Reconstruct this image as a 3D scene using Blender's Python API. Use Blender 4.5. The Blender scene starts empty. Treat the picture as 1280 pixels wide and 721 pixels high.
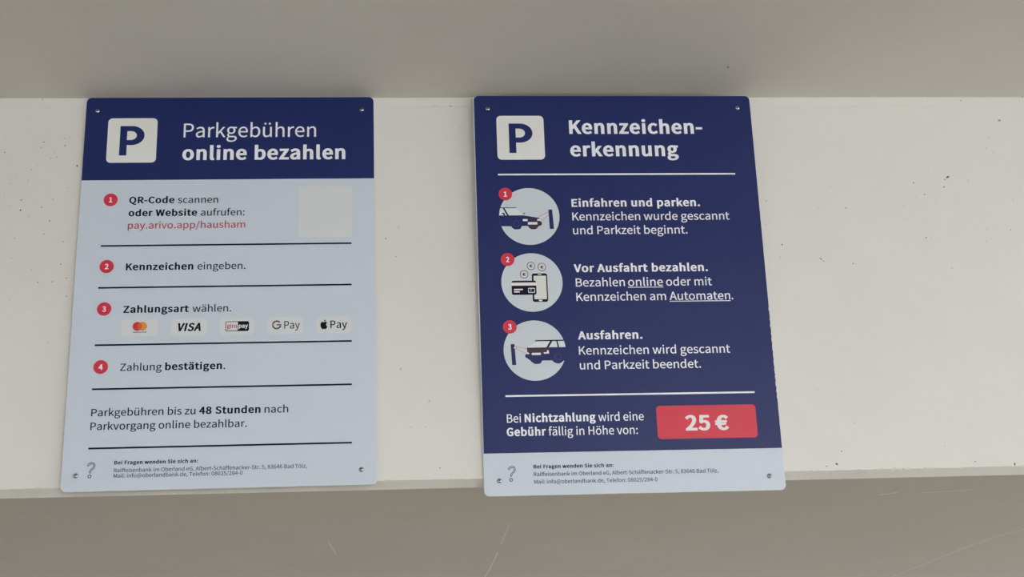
import bpy, math, random
from mathutils import Matrix, Vector

S = bpy.context.scene
COL = S.collection
MM = 0.001
EYE = 1.6                                    # camera height above the garage floor

# ------------------------------------------------------------------ camera
def camera():
    pitch, yaw, roll = 0.33670, 0.08540, -0.04040
    cy, sy, cp, sp = math.cos(yaw), math.sin(yaw), math.cos(pitch), math.sin(pitch)
    f = Vector((sy*cp, cy*cp, sp)); r = Vector((cy, -sy, 0)); u = r.cross(f)
    cr, sr = math.cos(roll), math.sin(roll)
    r2 = r*cr + u*sr; u2 = u*cr - r*sr
    m = Matrix((r2, u2, -f)).transposed().to_4x4()
    m.translation = (0, 0, EYE)
    cd = bpy.data.cameras.new('camera'); cd.sensor_width = 36.0
    cd.lens = 1759.17/1280*36.0; cd.clip_start = 0.02
    o = bpy.data.objects.new('camera', cd); COL.objects.link(o); o.matrix_world = m
    S.camera = o
camera()

# ------------------------------------------------------------------ daylight
W = bpy.data.worlds.new('daylight'); S.world = W; W.use_nodes = True
bg = W.node_tree.nodes['Background']
bg.inputs['Color'].default_value = (0.94, 1.0, 1.06, 1)
bg.inputs['Strength'].default_value = 1.0

def area(name, loc, target, sx, sy, power, col):
    l = bpy.data.lights.new(name, 'AREA'); l.shape = 'RECTANGLE'; l.size = sx; l.size_y = sy
    l.energy = power; l.color = col
    o = bpy.data.objects.new(name, l); COL.objects.link(o); o.location = loc
    o.rotation_euler = (Vector(target)-Vector(loc)).to_track_quat('-Z', 'Y').to_euler()
    return o
area('ceiling_lamp_light', (1.6, -2.6, 2.50), (1.6, -2.6, 0), 1.2, 0.12, 30, (1, 0.96, 0.9))

S.view_settings.view_transform = 'Standard'; S.view_settings.look = 'None'
S.view_settings.gamma = 1; S.view_settings.use_curve_mapping = False
S.view_settings.exposure = 1.46
S.cycles.max_bounces = 12; S.cycles.diffuse_bounces = 8
S.cycles.use_denoising = True

# ------------------------------------------------------------------ materials
def mat(name, col, rough=0.5, metal=0.0, spec=0.5):
    m = bpy.data.materials.new(name); m.use_nodes = True
    b = m.node_tree.nodes['Principled BSDF']
    b.inputs['Base Color'].default_value = (*col, 1); b.inputs['Roughness'].default_value = rough
    b.inputs['Metallic'].default_value = metal; b.inputs['Specular IOR Level'].default_value = spec
    return m

def painted(name, c0, c1, scale, rough, bump, fine=220.0):
    """paint over concrete: slow tone drift, fine roller grain"""
    m = mat(name, c0, rough); nt = m.node_tree; N = nt.nodes.new; L = nt.links.new
    b = nt.nodes['Principled BSDF']
    tc = N('ShaderNodeTexCoord')
    n1 = N('ShaderNodeTexNoise'); n1.inputs['Scale'].default_value = scale; n1.inputs['Detail'].default_value = 5
    n1.inputs['Roughness'].default_value = 0.6
    L(tc.outputs['Object'], n1.inputs['Vector'])
    r = N('ShaderNodeValToRGB'); r.color_ramp.elements[0].position = 0.3; r.color_ramp.elements[1].position = 0.7
    r.color_ramp.elements[0].color = (*c0, 1); r.color_ramp.elements[1].color = (*c1, 1)
    L(n1.outputs['Fac'], r.inputs['Fac']); L(r.outputs['Color'], b.inputs['Base Color'])
    n2 = N('ShaderNodeTexNoise'); n2.inputs['Scale'].default_value = fine; n2.inputs['Detail'].default_value = 4
    L(tc.outputs['Object'], n2.inputs['Vector'])
    bp = N('ShaderNodeBump'); bp.inputs['Strength'].default_value = bump; bp.inputs['Distance'].default_value = 0.001
    L(n2.outputs['Fac'], bp.inputs['Height']); L(bp.outputs['Normal'], b.inputs['Normal'])
    return m

M = {}
M['beam'] = painted('white_beam_paint', (0.72, 0.705, 0.675), (0.75, 0.738, 0.71), 5.0, 0.6, 0.10)
M['ceil'] = painted('ceiling_paint', (0.70, 0.665, 0.605), (0.73, 0.70, 0.64), 3.0, 0.7, 0.10)
M['soffit'] = painted('beam_underside_shade_tone', (0.50, 0.427, 0.315), (0.535, 0.46, 0.34), 3.0, 0.65, 0.12)  # shade and warm floor bounce put into the colour, darker than the face
M['edge'] = painted('beam_edge_paint', (0.70, 0.67, 0.61), (0.75, 0.725, 0.67), 30.0, 0.7, 0.35)
M['floor'] = painted('garage_floor_concrete', (0.205, 0.182, 0.145), (0.255, 0.228, 0.18), 1.5, 0.6, 0.2)
M['chip_dark'] = mat('dark_pit', (0.06, 0.055, 0.045), 0.9)
M['chip_mid'] = mat('grey_speck', (0.27, 0.25, 0.21), 0.9)
M['chip_pale'] = mat('faint_speck', (0.55, 0.53, 0.48), 0.9)
M['scratch'] = mat('pale_scratch', (0.72, 0.67, 0.57), 0.8)
M['panel'] = mat('pale_blue_panel', (0.61, 0.672, 0.765), 0.42, 0, 0.3)
M['disc'] = mat('pale_disc_print', (0.62, 0.67, 0.73), 0.42, 0, 0.3)
M['navy'] = mat('navy_print', (0.010, 0.021, 0.122), 0.42, 0, 0.3)
M['ink'] = mat('dark_navy_ink', (0.003, 0.005, 0.022), 0.5, 0, 0.15)
M['grey_ink'] = mat('grey_navy_ink', (0.025, 0.03, 0.06), 0.5, 0, 0.15)
M['white'] = mat('white_print', (0.89, 0.90, 0.95), 0.42, 0, 0.4)
M['white_warm'] = mat('warm_white_print', (0.80, 0.80, 0.78), 0.42, 0, 0.4)
M['pill'] = mat('pale_pill_print', (0.68, 0.71, 0.735), 0.42, 0, 0.4)
M['red'] = mat('red_print', (0.66, 0.030, 0.068), 0.42, 0, 0.4)
M['red_ink'] = mat('red_ink', (0.48, 0.045, 0.085), 0.42, 0, 0.4)
M['logo_red'] = mat('logo_red', (0.62, 0.03, 0.04), 0.42)
M['logo_orange'] = mat('logo_orange', (0.80, 0.30, 0.05), 0.42)
M['logo_mid'] = mat('logo_deep_orange', (0.68, 0.12, 0.03), 0.42)
M['black'] = mat('black_print', (0.004, 0.004, 0.005), 0.5, 0, 0.15)
M['g_red'] = mat('logo_g_red', (0.20, 0.05, 0.04), 0.42)
M['g_yellow'] = mat('logo_g_yellow', (0.24, 0.18, 0.06), 0.42)
M['g_green'] = mat('logo_g_green', (0.05, 0.11, 0.06), 0.42)
M['g_blue'] = mat('logo_g_blue', (0.05, 0.07, 0.14), 0.42)
M['plum'] = mat('plum_print', (0.030, 0.013, 0.040), 0.42)
M['hub'] = mat('hub_ring_print', (0.030, 0.038, 0.145), 0.42)
M['beam_print'] = mat('scan_beam_print', (0.69, 0.68, 0.715), 0.42)
M['beam_line'] = mat('scan_line_print', (0.30, 0.20, 0.24), 0.42)
M['plate'] = mat('plate_print', (0.86, 0.78, 0.82), 0.42)
M['glassp'] = mat('car_window_print', (0.74, 0.775, 0.81), 0.42)
M['screen'] = mat('phone_screen_print', (0.73, 0.74, 0.70), 0.42)
M['core'] = mat('panel_edge_white', (0.80, 0.80, 0.77), 0.5)
M['steel'] = mat('screw_steel', (0.50, 0.51, 0.54), 0.22, 1.0)
M['recess'] = mat('screw_recess', (0.02, 0.02, 0.02), 0.6)

# ------------------------------------------------------------------ mesh helpers
def link(name, verts, faces, mats, mi=None, parent=None):
    me = bpy.data.meshes.new(name); me.from_pydata(verts, [], faces)
    for m in mats: me.materials.append(m)
    if mi: me.polygons.foreach_set('material_index', mi)
    me.update()
    o = bpy.data.objects.new(name, me); COL.objects.link(o)
    if parent: o.parent = parent
    return o

class MB:
    def __init__(s): s.v = []; s.f = []; s.mi = []
    def face(s, pts, k=0):
        n = len(s.v); s.v += [tuple(p) for p in pts]; s.f.append(tuple(range(n, n+len(pts)))); s.mi.append(k)
    def box(s, x0, x1, y0, y1, z0, z1, k=0):
        n = len(s.v)
        s.v += [(x, y, z) for x in (x0, x1) for y in (y0, y1) for z in (z0, z1)]
        for q in ((0,1,3,2), (4,6,7,5), (0,4,5,1), (2,3,7,6), (0,2,6,4), (1,5,7,3)):
            s.f.append(tuple(n+i for i in q)); s.mi.append(k)
    def build(s, name, mats, parent=None): return link(name, s.v, s.f, mats, s.mi, parent)

# ------------------------------------------------------------------ the setting
D = 1.9055                     # beam face
ZT = EYE + 0.97484             # ceiling
ZB = EYE + 0.39390             # lower edge of the beam face
CH, CB = 0.0100, 0.0125        # chamfer drop / set-back
ZS = ZB - CH                   # beam underside
D2 = 6.4                       # far side of the beam
XL, XR = -8.0, 5.0
rnd = random.Random(7)
def wob(x, a, seed):
    return a*(0.5*math.sin(x*37+seed)+0.3*math.sin(x*91+2.1*seed)+0.35*math.sin(x*233+seed*3.3)+0.3*math.sin(x*611+seed*5))

def blob(cx, cz, r, el, ang, n=9):
    a = math.radians(ang); out = []
    for k in range(n):
        t = 2*math.pi*k/n; q = r*rnd.uniform(0.75, 1.2)
        px, pz = q*el*math.cos(t), q*math.sin(t)
        out.append((cx+px*math.cos(a)-pz*math.sin(a), cz+px*math.sin(a)+pz*math.cos(a)))
    return out

FACE_MARKS = [  # mm: x, height above the lower edge, size, darkness, length ratio, angle
(-512,510,1.2,2,1,0),(-515,501,1.5,1,1,0),(-482,516,1.1,1,1,0),(-476,517,1.1,1,1,0),(-481,504,1.6,1,1,0),(-566,494,1.5,1,1,0),(-495,494,1.1,1,1,0),(-492,486,1.5,1,1,0),
(-500,484,1.1,1,1,0),(-527,466,1.3,1,1,0),(-462,472,1.9,2,1,0),(-555,458,1.3,0,1,0),(-547,456,1.3,0,1,0),(-554,445,1.5,0,1,0),(-543,444,1.1,0,1,0),(-530,449,1.7,0,1,0),
(-537,419,1.6,1,1,0),(-537,403,1.6,2,1,0),(-508,407,1.3,2,1,0),(-495,386,1.6,2,1,0),(-524,393,1.5,0,1,0),(-553,410,1.1,0,1,0),(-502,366,1.3,1,1,0),(-518,579,1.5,1,1,0),
(-473,437,1.5,0,1,0),(-542,360,1.3,1,1,0),(-493,420,2.2,0,1,0),(-526,494,1.1,0,1,0),(-518,474,1.3,0,1,0),(-562,430,1.1,0,1,0),(-475,320,1.5,1,1,0),(-466,321,1.1,0,1,0),
(-505,293,1.3,2,1,0),(-485,294,1.6,1,1,0),(-466,299,1.5,1,1,0),(-464,272,1.5,1,1,0),(-515,312,1.3,0,1,0),(-544,330,1.5,0,1,0),(-498,291,1.1,0,1,0),(-474,354,1.3,1,1,0),
(-485,204,1.5,0,1,0),(-541,268,1.3,0,1,0),(-470,231,1.3,0,1,0),(-468,286,1.1,0,1,0),(833,446,1.9,2,2.2,35),(828,442,1.3,1,1.5,35),(825,430,1.3,1,2.6,35),(779,437,1.5,1,1.8,80),
(793,418,1.6,1,1,0),(779,412,1.1,0,1,0),(808,410,1.1,0,1,0),(669,397,1.5,1,1,0),(627,398,1.3,0,1,0),(650,431,1.3,0,1,0),(761,380,1.3,0,1,0),(758,399,1.3,0,1,0),
(786,348,1.7,1,1,0),(794,348,1.1,0,1,0),(566,339,1.5,2,1,0),(560,336,1.1,0,1,0),(561,319,1.1,1,1,0),(622,316,1.3,1,3,-45),(626,312,1.1,2,1,0),(638,334,1.3,0,1,0),
(670,308,1.5,2,1,0),(818,299,1.6,0,1,0),(732,323,1.3,0,1,0),(918,359,1.5,1,1,0),(881,360,1.3,0,1,0),(878,341,1.5,0,1,0),(930,409,1.5,0,1,0),(865,440,1.5,0,1,0),
(549,409,1.3,1,1,0),(545,371,1.5,0,1,0),(814,461,1.1,0,1,0),(929,541,2.2,1,1.6,0),(908,511,1.6,0,1,0),(901,494,1.6,0,1,0),(911,487,1.6,0,1,0),(819,574,1.3,0,1,0),
(972,581,1.8,2,1,0),(873,575,0.9,1,3,0),(930,409,1.5,0,1,0),(619,27,1.5,1,1,0),(769,31,1.3,0,1,0),(643,67,1.8,0,1,0),(595,117,1.2,0,1,0),(595,6,1.3,2,1,0),
(610,9,1.8,2,1.6,-30),(810,8,1.6,1,1,0),(867,3,1.7,2,1.6,90),(867,1,1.1,1,1,0),(2,372,1.5,0,1,0),(-17,355,1.3,1,1,0),(82,567,0.9,1,5,0),(59,567,0.8,0,7,0),
(101,486,1.6,0,1,0),(93,533,1.6,0,1,0),(-17,354,1.3,1,1,0),(-3,326,1.1,2,1,0),(2,158,1.8,0,2,80),(41,111,1.8,0,1.6,60),(15,74,1.6,0,1,0),(36,74,1.6,0,1,0),
(54,16,1.5,1,1,0)]

def beam():
    w = MB(); ch = MB(); so = MB()
    xs = [XL]
    while xs[-1] < XR: xs.append(xs[-1] + (0.004 if -0.75 < xs[-1] < 1.15 else 0.06))
    edge = []
    for x in xs:
        near = -0.75 < x < 1.15
        e1 = wob(x, 0.0006, 1) if near else 0
        if near and rnd.random() < 0.05 + 0.13*max(0, x-0.5): e1 += rnd.uniform(0.0006, 0.0022)
        e2 = wob(x, 0.0006, 4) if near else 0
        if near and rnd.random() < 0.05: e2 -= rnd.uniform(0.0004, 0.0012)
        edge.append((x, e1, e2))
    for (x0, a0, b0), (x1, a1, b1) in zip(edge, edge[1:]):
        # the topmost 14 mm carry a second coat of paint, 0.5 mm proud
        s0 = ZT-0.0148+wob(x0, 0.0004, 8); s1 = ZT-0.0148+wob(x1, 0.0004, 8)
        t0 = 0.0004*max(0, 0.4+math.sin(x0*9+1)); t1 = 0.0004*max(0, 0.4+math.sin(x1*9+1))
        w.face([(x0, D-t0, s0), (x1, D-t1, s1), (x1, D-t1, ZT+.01), (x0, D-t0, ZT+.01)])
        w.face([(x0, D, s0), (x1, D, s1), (x1, D-t1, s1), (x0, D-t0, s0)])
        w.face([(x0, D, ZB+a0), (x1, D, ZB+a1), (x1, D, s1), (x0, D, s0)])
        # nibbled arrises: only the outermost 1.5 mm of the chamfer follow them
        u, v = (D+CB*0.15, ZB-CH*0.15), (D+CB*0.88, ZB-CH*0.88)
        ch.face([(x0, u[0], u[1]), (x1, u[0], u[1]), (x1, D, ZB+a1), (x0, D, ZB+a0)])
        ch.face([(x0, v[0], v[1]), (x1, v[0], v[1]), (x1, u[0], u[1]), (x0, u[0], u[1])])
        ch.face([(x0, D+CB+b0, ZS), (x1, D+CB+b1, ZS), (x1, v[0], v[1]), (x0, v[0], v[1])])
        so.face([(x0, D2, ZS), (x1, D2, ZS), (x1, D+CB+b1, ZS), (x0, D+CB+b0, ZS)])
    w.face([(XR, D2, ZS), (XL, D2, ZS), (XL, D2, ZT+.01), (XR, D2, ZT+.01)])
    for X, fl in ((XL, 1), (XR, -1)):
        q = [(X, D, ZB), (X, D, ZT+.01), (X, D2, ZT+.01), (X, D2, ZS), (X, D+CB, ZS)]
        w.face(q[::fl])
    for (x, z, s, k, el, an) in FACE_MARKS:
        r = s*MM*0.70
        pts = blob(x*MM, ZB+z*MM, r, el, an)
        hi = 0.0007 if z > 565 else 0.0001
        w.face([(px, D-hi, pz) for px, pz in pts], (3, 2, 1)[k])
    # fine pinholes and dust flecks scattered by the roller
    for _ in range(420):
        x = rnd.uniform(-0.6, 1.05); z = rnd.uniform(0.004, 0.56)
        w.face([(px, D-0.0001, pz) for px, pz in blob(x, ZB+z, rnd.uniform(.25, .6)*MM, 1, 0, 6)], 3)
    wall = w.build('wall_back', [M['beam'], M['chip_dark'], M['chip_mid'], M['chip_pale']])
    wall['kind'] = 'structure'
    c = ch.build('chamfer', [M['edge']], wall)
    for pl in ((( 1050,3006),(1055,2831),(1061,2587),(1072,2480),(1093,2391)), ((164,2824),(168,2673),(170,2499)),
               ((170,2411),(170,2216)), ((713,2045),(737,2030)), ((774,2037),(848,2022)), ((-120,2339),(-113,2477))):
        wd = {1050: 1.1, 164: 1.1, 170: .6, 713: 2.6, 774: 1.6, -120: .8}[pl[0][0]]
        for (x0, y0), (x1, y1) in zip(pl, pl[1:]):
            dx, dy = x1-x0, y1-y0; l = math.hypot(dx, dy); nx, ny = -dy/l*wd, dx/l*wd
            so.face([((x0+nx)*MM, (y0+ny)*MM, ZS-.0001), ((x0-nx)*MM, (y0-ny)*MM, ZS-.0001),
                     ((x1-nx)*MM, (y1-ny)*MM, ZS-.0001), ((x1+nx)*MM, (y1+ny)*MM, ZS-.0001)], 1)
    for x, y, r in ((-534, 2023, 1.6), (-499, 2021, 1.5), (-481, 1921, 1.2), (520, 1922, 1.0), (699, 1941, 1.2)):
        so.face([(px, py, ZS-.0001) for px, py in blob(x*MM, y*MM, r*MM, 1, 0)], 2)
    for pl in (((-673, 2439), (-664, 2533), (-661, 2654)), ((-389, 2491), (-384, 2722))):
        for (x0, y0), (x1, y1) in zip(pl, pl[1:]):
            so.face([((x0-.8)*MM, y0*MM, ZS-.0001), ((x0+.8)*MM, y0*MM, ZS-.0001), ((x1+.8)*MM, y1*MM, ZS-.0001), ((x1-.8)*MM, y1*MM, ZS-.0001)], 3)
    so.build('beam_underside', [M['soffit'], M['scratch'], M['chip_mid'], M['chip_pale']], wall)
beam()

def ceiling():
    c = MB()
    c.box(XL, XR, -3.3, D+0.02, ZT, ZT+0.25)
    c.box(XL, XR, D2-0.02, 8.0, ZT, ZT+0.25)
    for pl, wd in ((((-390,1638),(-388,1663),(-387,1692)), .45), (((-384,1883),(-380,1901)), .8), (((-408,1863),(-399,1865)), .8),
                   (((335,1664),(342,1668)), 1.2), (((516,1722),(520,1726)), 1.2), (((454,1866),(459,1871)), 1.2)):
        for (x0, y0), (x1, y1) in zip(pl, pl[1:]):
            dx, dy = x1-x0, y1-y0; l = math.hypot(dx, dy); nx, ny = -dy/l*wd, dx/l*wd
            c.face([((x0+nx)*MM, (y0+ny)*MM, ZT-.0001), ((x0-nx)*MM, (y0-ny)*MM, ZT-.0001),
                    ((x1-nx)*MM, (y1-ny)*MM, ZT-.0001), ((x1+nx)*MM, (y1+ny)*MM, ZT-.0001)], 1)
    c.face([(px, py, ZT-.0001) for px, py in blob(.485, 1.808, 1.6*MM, 2, 55)], 2)
    o = c.build('ceiling', [M['ceil'], M['scratch'], M['chip_mid']]); o['kind'] = 'structure'
ceiling()

def floor():
    f = MB(); f.box(XL, XR, -9, 9, -0.2, 0)
    o = f.build('floor', [M['floor']]); o['kind'] = 'structure'
floor()

def light_blockers():
    w = MB(); w.box(XL-0.2, XL, -3.1, 8.0, 0, ZT)  # unseen wall, added to darken the left side
    o = w.build('light_blocker_left', [M['floor']]); o['kind'] = 'structure'
    # unseen downstand beam, added behind the viewer to cut high light on the face
    w = MB(); w.box(XL, XR, -3.1, -2.7, ZS, ZT)
    o = w.build('light_blocker_front', [M['beam']]); o['kind'] = 'structure'
light_blockers()

# ------------------------------------------------------------------ lettering
# outlines of the sign's humanist sans serif: advance, then one list of bezier knots per contour
GLYPHS = {
"A":[639,[[91,257,4,0,37,0,69,0,102,0,127,78,152,157,176,235,270,235,364,235,458,235,482,157,507,78,532,0,566,0,600,0,634,0,547,257,460,513,373,770,337,770,301,770,265,770,178,513],[278,312,201,312,213,352,226,391,238,431,266,518,291,601,315,691,317,691,318,691,319,691,345,602,369,518,397,431,409,391,422,352,434,312,356,312]]],
"B":[690,[[106,257,106,0,188,0,269,0,351,0,523,0,643,75,643,226,643,331,578,392,486,410,486,411,486,413,486,415,559,438,599,505,599,582,599,717,489,770,334,770,258,770,182,770,106,770,106,513],[241,443,203,443,203,527,203,610,203,693,242,693,282,693,321,693,442,693,503,660,503,569,503,491,450,443,317,443,279,443],[248,78,203,78,203,174,203,271,203,368,248,368,292,368,337,368,473,368,547,325,547,229,547,125,470,78,337,78,292,78]]],
"C":[670,[[204,-14,396,-14,496,-14,571,26,632,97,614,117,597,138,579,159,529,104,474,71,400,71,253,71,161,193,161,388,161,580,258,699,403,699,470,699,520,669,561,626,578,647,596,668,613,689,569,738,496,784,402,784,207,784,61,633,61,384,61,134]]],
"D":[723,[[106,257,106,0,172,0,237,0,303,0,535,0,661,144,661,388,661,633,535,770,298,770,234,770,170,770,106,770,106,513],[232,80,203,80,203,284,203,487,203,691,232,691,261,691,290,691,472,691,561,583,561,388,561,193,472,80,290,80,261,80]]],
"E":[619,[[106,257,106,0,258,0,409,0,561,0,561,28,561,55,561,83,442,83,322,83,203,83,203,176,203,270,203,363,300,363,397,363,495,363,495,391,495,419,495,446,397,446,300,446,203,446,203,527,203,607,203,688,318,688,434,688,549,688,549,715,549,743,549,770,402,770,254,770,106,770,106,513]]],
"F":[580,[[106,257,106,0,138,0,171,0,203,0,203,115,203,230,203,346,301,346,399,346,497,346,497,373,497,400,497,428,399,428,301,428,203,428,203,514,203,601,203,688,318,688,434,688,549,688,549,715,549,743,549,770,402,770,254,770,106,770,106,513]]],
"G":[724,[[206,-14,409,-14,512,-14,597,24,646,76,646,183,646,291,646,399,562,399,477,399,393,399,393,372,393,345,393,318,447,318,502,318,557,318,557,251,557,184,557,117,526,88,473,71,418,71,253,71,161,193,161,388,161,580,262,699,417,699,494,699,544,666,583,626,600,647,618,668,636,689,591,735,521,784,414,784,210,784,61,633,61,384,61,134]]],
"H":[765,[[106,257,106,0,138,0,171,0,203,0,203,121,203,242,203,363,322,363,442,363,562,363,562,242,562,121,562,0,595,0,627,0,660,0,660,257,660,513,660,770,627,770,595,770,562,770,562,662,562,555,562,447,442,447,322,447,203,447,203,555,203,662,203,770,171,770,138,770,106,770,106,513]]],
"I":[308,[[106,257,106,0,138,0,171,0,203,0,203,257,203,513,203,770,171,770,138,770,106,770,106,513]]],
"J":[562,[[151,-14,249,-14,399,-14,461,92,461,226,461,407,461,589,461,770,429,770,396,770,363,770,363,592,363,414,363,235,363,119,322,71,239,71,184,71,141,97,106,159,83,142,60,125,37,108,82,28]]],
"K":[679,[[106,257,106,0,138,0,171,0,203,0,203,81,203,162,203,244,247,296,291,349,335,401,412,268,489,134,566,0,602,0,638,0,674,0,582,159,489,319,396,478,477,575,557,673,638,770,601,770,564,770,527,770,420,641,312,512,205,383,204,383,203,383,203,383,203,512,203,641,203,770,171,770,138,770,106,770,106,513]]],
"L":[570,[[106,257,106,0,251,0,395,0,540,0,540,28,540,55,540,83,428,83,315,83,203,83,203,312,203,541,203,770,171,770,138,770,106,770,106,513]]],
"M":[853,[[106,257,106,0,135,0,164,0,193,0,193,142,193,284,193,426,193,493,187,586,181,653,182,653,183,653,185,653,206,595,226,536,247,478,296,345,344,211,393,78,415,78,436,78,458,78,506,211,555,345,603,478,624,536,644,595,665,653,666,653,668,653,669,653,664,586,657,493,657,426,657,284,657,142,657,0,687,0,717,0,747,0,747,257,747,513,747,770,708,770,669,770,630,770,581,633,532,495,483,358,465,306,450,251,430,197,428,197,427,197,425,197,407,251,390,306,370,358,321,495,272,633,223,770,184,770,145,770,106,770,106,513]]],
"N":[759,[[106,257,106,0,137,0,167,0,197,0,197,135,197,270,197,404,197,485,190,567,186,645,187,645,189,645,190,645,218,592,245,539,273,486,367,324,460,162,554,0,587,0,620,0,653,0,653,257,653,513,653,770,623,770,592,770,561,770,561,637,561,503,561,370,561,290,568,203,575,126,573,126,571,126,569,126,542,179,514,232,486,285,393,446,299,608,205,770,172,770,139,770,106,770,106,513]]],
"O":[779,[[196,-14,390,-14,583,-14,718,141,718,388,718,634,583,784,390,784,196,784,61,634,61,388,61,141],[528,71,390,71,251,71,161,195,161,388,161,580,251,699,390,699,528,699,619,580,619,388,619,195]]],
"P":[665,[[106,257,106,0,138,0,171,0,203,0,203,102,203,204,203,307,245,307,287,307,330,307,499,307,613,381,613,544,613,712,498,770,326,770,252,770,179,770,106,770,106,513],[241,386,203,386,203,487,203,589,203,691,239,691,276,691,313,691,449,691,517,657,517,544,517,434,453,386,317,386,279,386]]],
"Q":[779,[[528,67,390,67,251,67,161,191,161,388,161,580,251,699,390,699,528,699,619,580,619,388,619,191],[483,-193,625,-193,671,-193,712,-186,735,-175,729,-151,723,-126,716,-101,696,-107,670,-112,636,-112,553,-112,481,-78,446,-9,609,19,718,166,718,388,718,634,583,784,390,784,196,784,61,634,61,388,61,162,174,13,342,-11,386,-116]]],
"R":[667,[[246,404,203,404,203,500,203,596,203,691,246,691,289,691,332,691,453,691,519,655,519,555,519,454,453,404,332,404,289,404],[466,109,528,0,565,0,601,0,638,0,572,112,507,225,442,337,546,362,616,434,616,555,616,714,503,770,347,770,266,770,186,770,106,770,106,513,106,257,106,0,138,0,171,0,203,0,203,109,203,218,203,327,249,327,295,327,341,327,404,218]]],
"S":[626,[[210,-14,319,-14,480,-14,581,83,581,205,581,319,512,372,422,411,386,426,349,442,313,458,253,483,185,512,185,587,185,655,242,699,329,699,400,699,457,671,504,627,521,648,538,668,555,689,501,745,420,784,329,784,189,784,86,699,86,580,86,467,171,413,243,382,279,366,316,350,353,334,426,301,482,276,482,196,482,122,422,71,320,71,241,71,163,109,108,167,89,145,70,122,50,100,117,30]]],
"T":[629,[[266,229,266,0,298,0,331,0,363,0,363,229,363,459,363,688,441,688,519,688,597,688,597,715,597,743,597,770,409,770,221,770,33,770,33,743,33,715,33,688,110,688,188,688,266,688,266,459]]],
"U":[757,[[222,-14,379,-14,536,-14,655,70,655,317,655,468,655,619,655,770,624,770,593,770,562,770,562,618,562,467,562,315,562,130,481,71,379,71,278,71,200,130,200,315,200,467,200,618,200,770,167,770,135,770,103,770,103,619,103,468,103,317,103,70]]],
"V":[604,[[165,257,247,0,284,0,322,0,359,0,441,257,522,513,604,770,571,770,538,770,505,770,464,631,423,492,381,353,355,263,336,189,307,99,305,99,304,99,303,99,274,189,254,263,228,353,186,492,145,631,103,770,69,770,35,770,1,770,83,513]]],
"W":[922,[[136,257,190,0,229,0,267,0,306,0,344,155,382,310,420,464,433,525,447,581,459,640,460,640,462,640,463,640,476,581,487,525,501,464,540,310,579,155,618,0,657,0,696,0,735,0,788,257,841,513,894,770,863,770,832,770,801,770,774,630,746,491,718,351,705,268,690,185,676,101,674,101,672,101,670,101,651,185,634,269,616,351,580,491,544,630,508,770,479,770,449,770,419,770,384,630,348,491,313,351,294,268,275,185,258,101,257,101,256,101,254,101,238,185,224,268,208,351,181,491,154,630,127,770,94,770,61,770,27,770,82,513]]],
"X":[602,[[93,133,18,0,52,0,86,0,121,0,158,69,194,139,231,208,251,247,271,286,293,333,294,333,296,333,297,333,322,286,343,247,363,208,402,139,440,69,478,0,514,0,549,0,585,0,510,131,435,262,359,393,429,519,499,644,569,770,535,770,501,770,467,770,433,704,399,639,364,574,346,538,331,505,310,460,308,460,307,460,306,460,280,505,265,538,245,574,210,639,175,704,140,770,104,770,68,770,33,770,103,646,173,522,243,398,168,265]]],
"Y":[558,[[230,99,230,0,262,0,294,0,327,0,327,99,327,199,327,298,404,456,481,613,559,770,525,770,492,770,458,770,425,697,392,625,359,553,335,496,309,441,282,383,280,383,279,383,277,383,250,441,227,496,202,553,168,625,135,697,102,770,68,770,33,770,-1,770,76,613,153,456,230,298,230,199]]],
"Z":[633,[[53,20,53,0,230,0,407,0,584,0,584,28,584,55,584,83,447,83,310,83,172,83,308,293,443,502,579,712,579,731,579,751,579,770,416,770,252,770,89,770,89,743,89,715,89,688,213,688,336,688,459,688,324,478,188,269,53,59,53,39]]],
"a":[591,[[132,-14,228,-14,298,-14,362,23,417,68,418,68,419,68,420,68,423,46,426,23,429,0,455,0,481,0,507,0,507,117,507,234,507,351,507,493,450,585,310,585,217,585,138,544,86,511,98,488,111,466,123,444,168,475,228,505,294,505,388,505,412,435,412,361,169,334,62,272,62,148,62,45],[310,64,255,64,199,64,154,89,154,154,154,228,220,275,412,297,412,244,412,192,412,139,356,89]]],
"b":[649,[[295,-14,348,-14,478,-14,596,99,596,294,596,471,516,585,369,585,305,585,242,549,189,505,190,539,192,573,193,607,193,683,193,760,193,836,161,836,129,836,97,836,97,557,97,279,97,0,122,0,148,0,173,0,176,20,179,39,182,59,183,59,185,59,186,59,235,14],[426,67,332,67,294,67,243,82,193,126,193,226,193,326,193,426,247,477,297,504,345,504,454,504,496,420,496,293,496,152]]],
"c":[536,[[170,-14,321,-14,390,-14,455,14,506,58,492,79,478,101,464,123,429,91,382,66,330,66,225,66,153,153,153,285,153,416,229,504,333,504,377,504,414,484,446,455,463,476,479,497,495,518,455,554,403,585,329,585,182,585,55,475,55,285,55,96]]],
"d":[651,[[148,-14,291,-14,359,-14,420,23,464,67,465,67,466,67,467,67,470,45,473,22,476,0,502,0,528,0,555,0,555,279,555,557,555,836,522,836,490,836,458,836,458,763,458,690,458,617,460,584,461,551,463,519,413,560,370,585,303,585,172,585,56,470,56,285,56,95],[364,67,312,67,212,67,154,148,154,286,154,416,228,504,319,504,367,504,411,487,458,444,458,345,458,245,458,145,411,92]]],
"e":[582,[[175,-14,328,-14,404,-14,465,12,515,44,504,65,492,87,481,108,438,80,394,63,338,63,230,63,155,141,149,263,277,263,405,263,534,263,536,277,538,296,538,317,538,480,456,585,310,585,180,585,55,471,55,285,55,97],[250,331,148,331,160,444,231,508,312,508,401,508,454,446,454,331,352,331]]],
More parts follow.
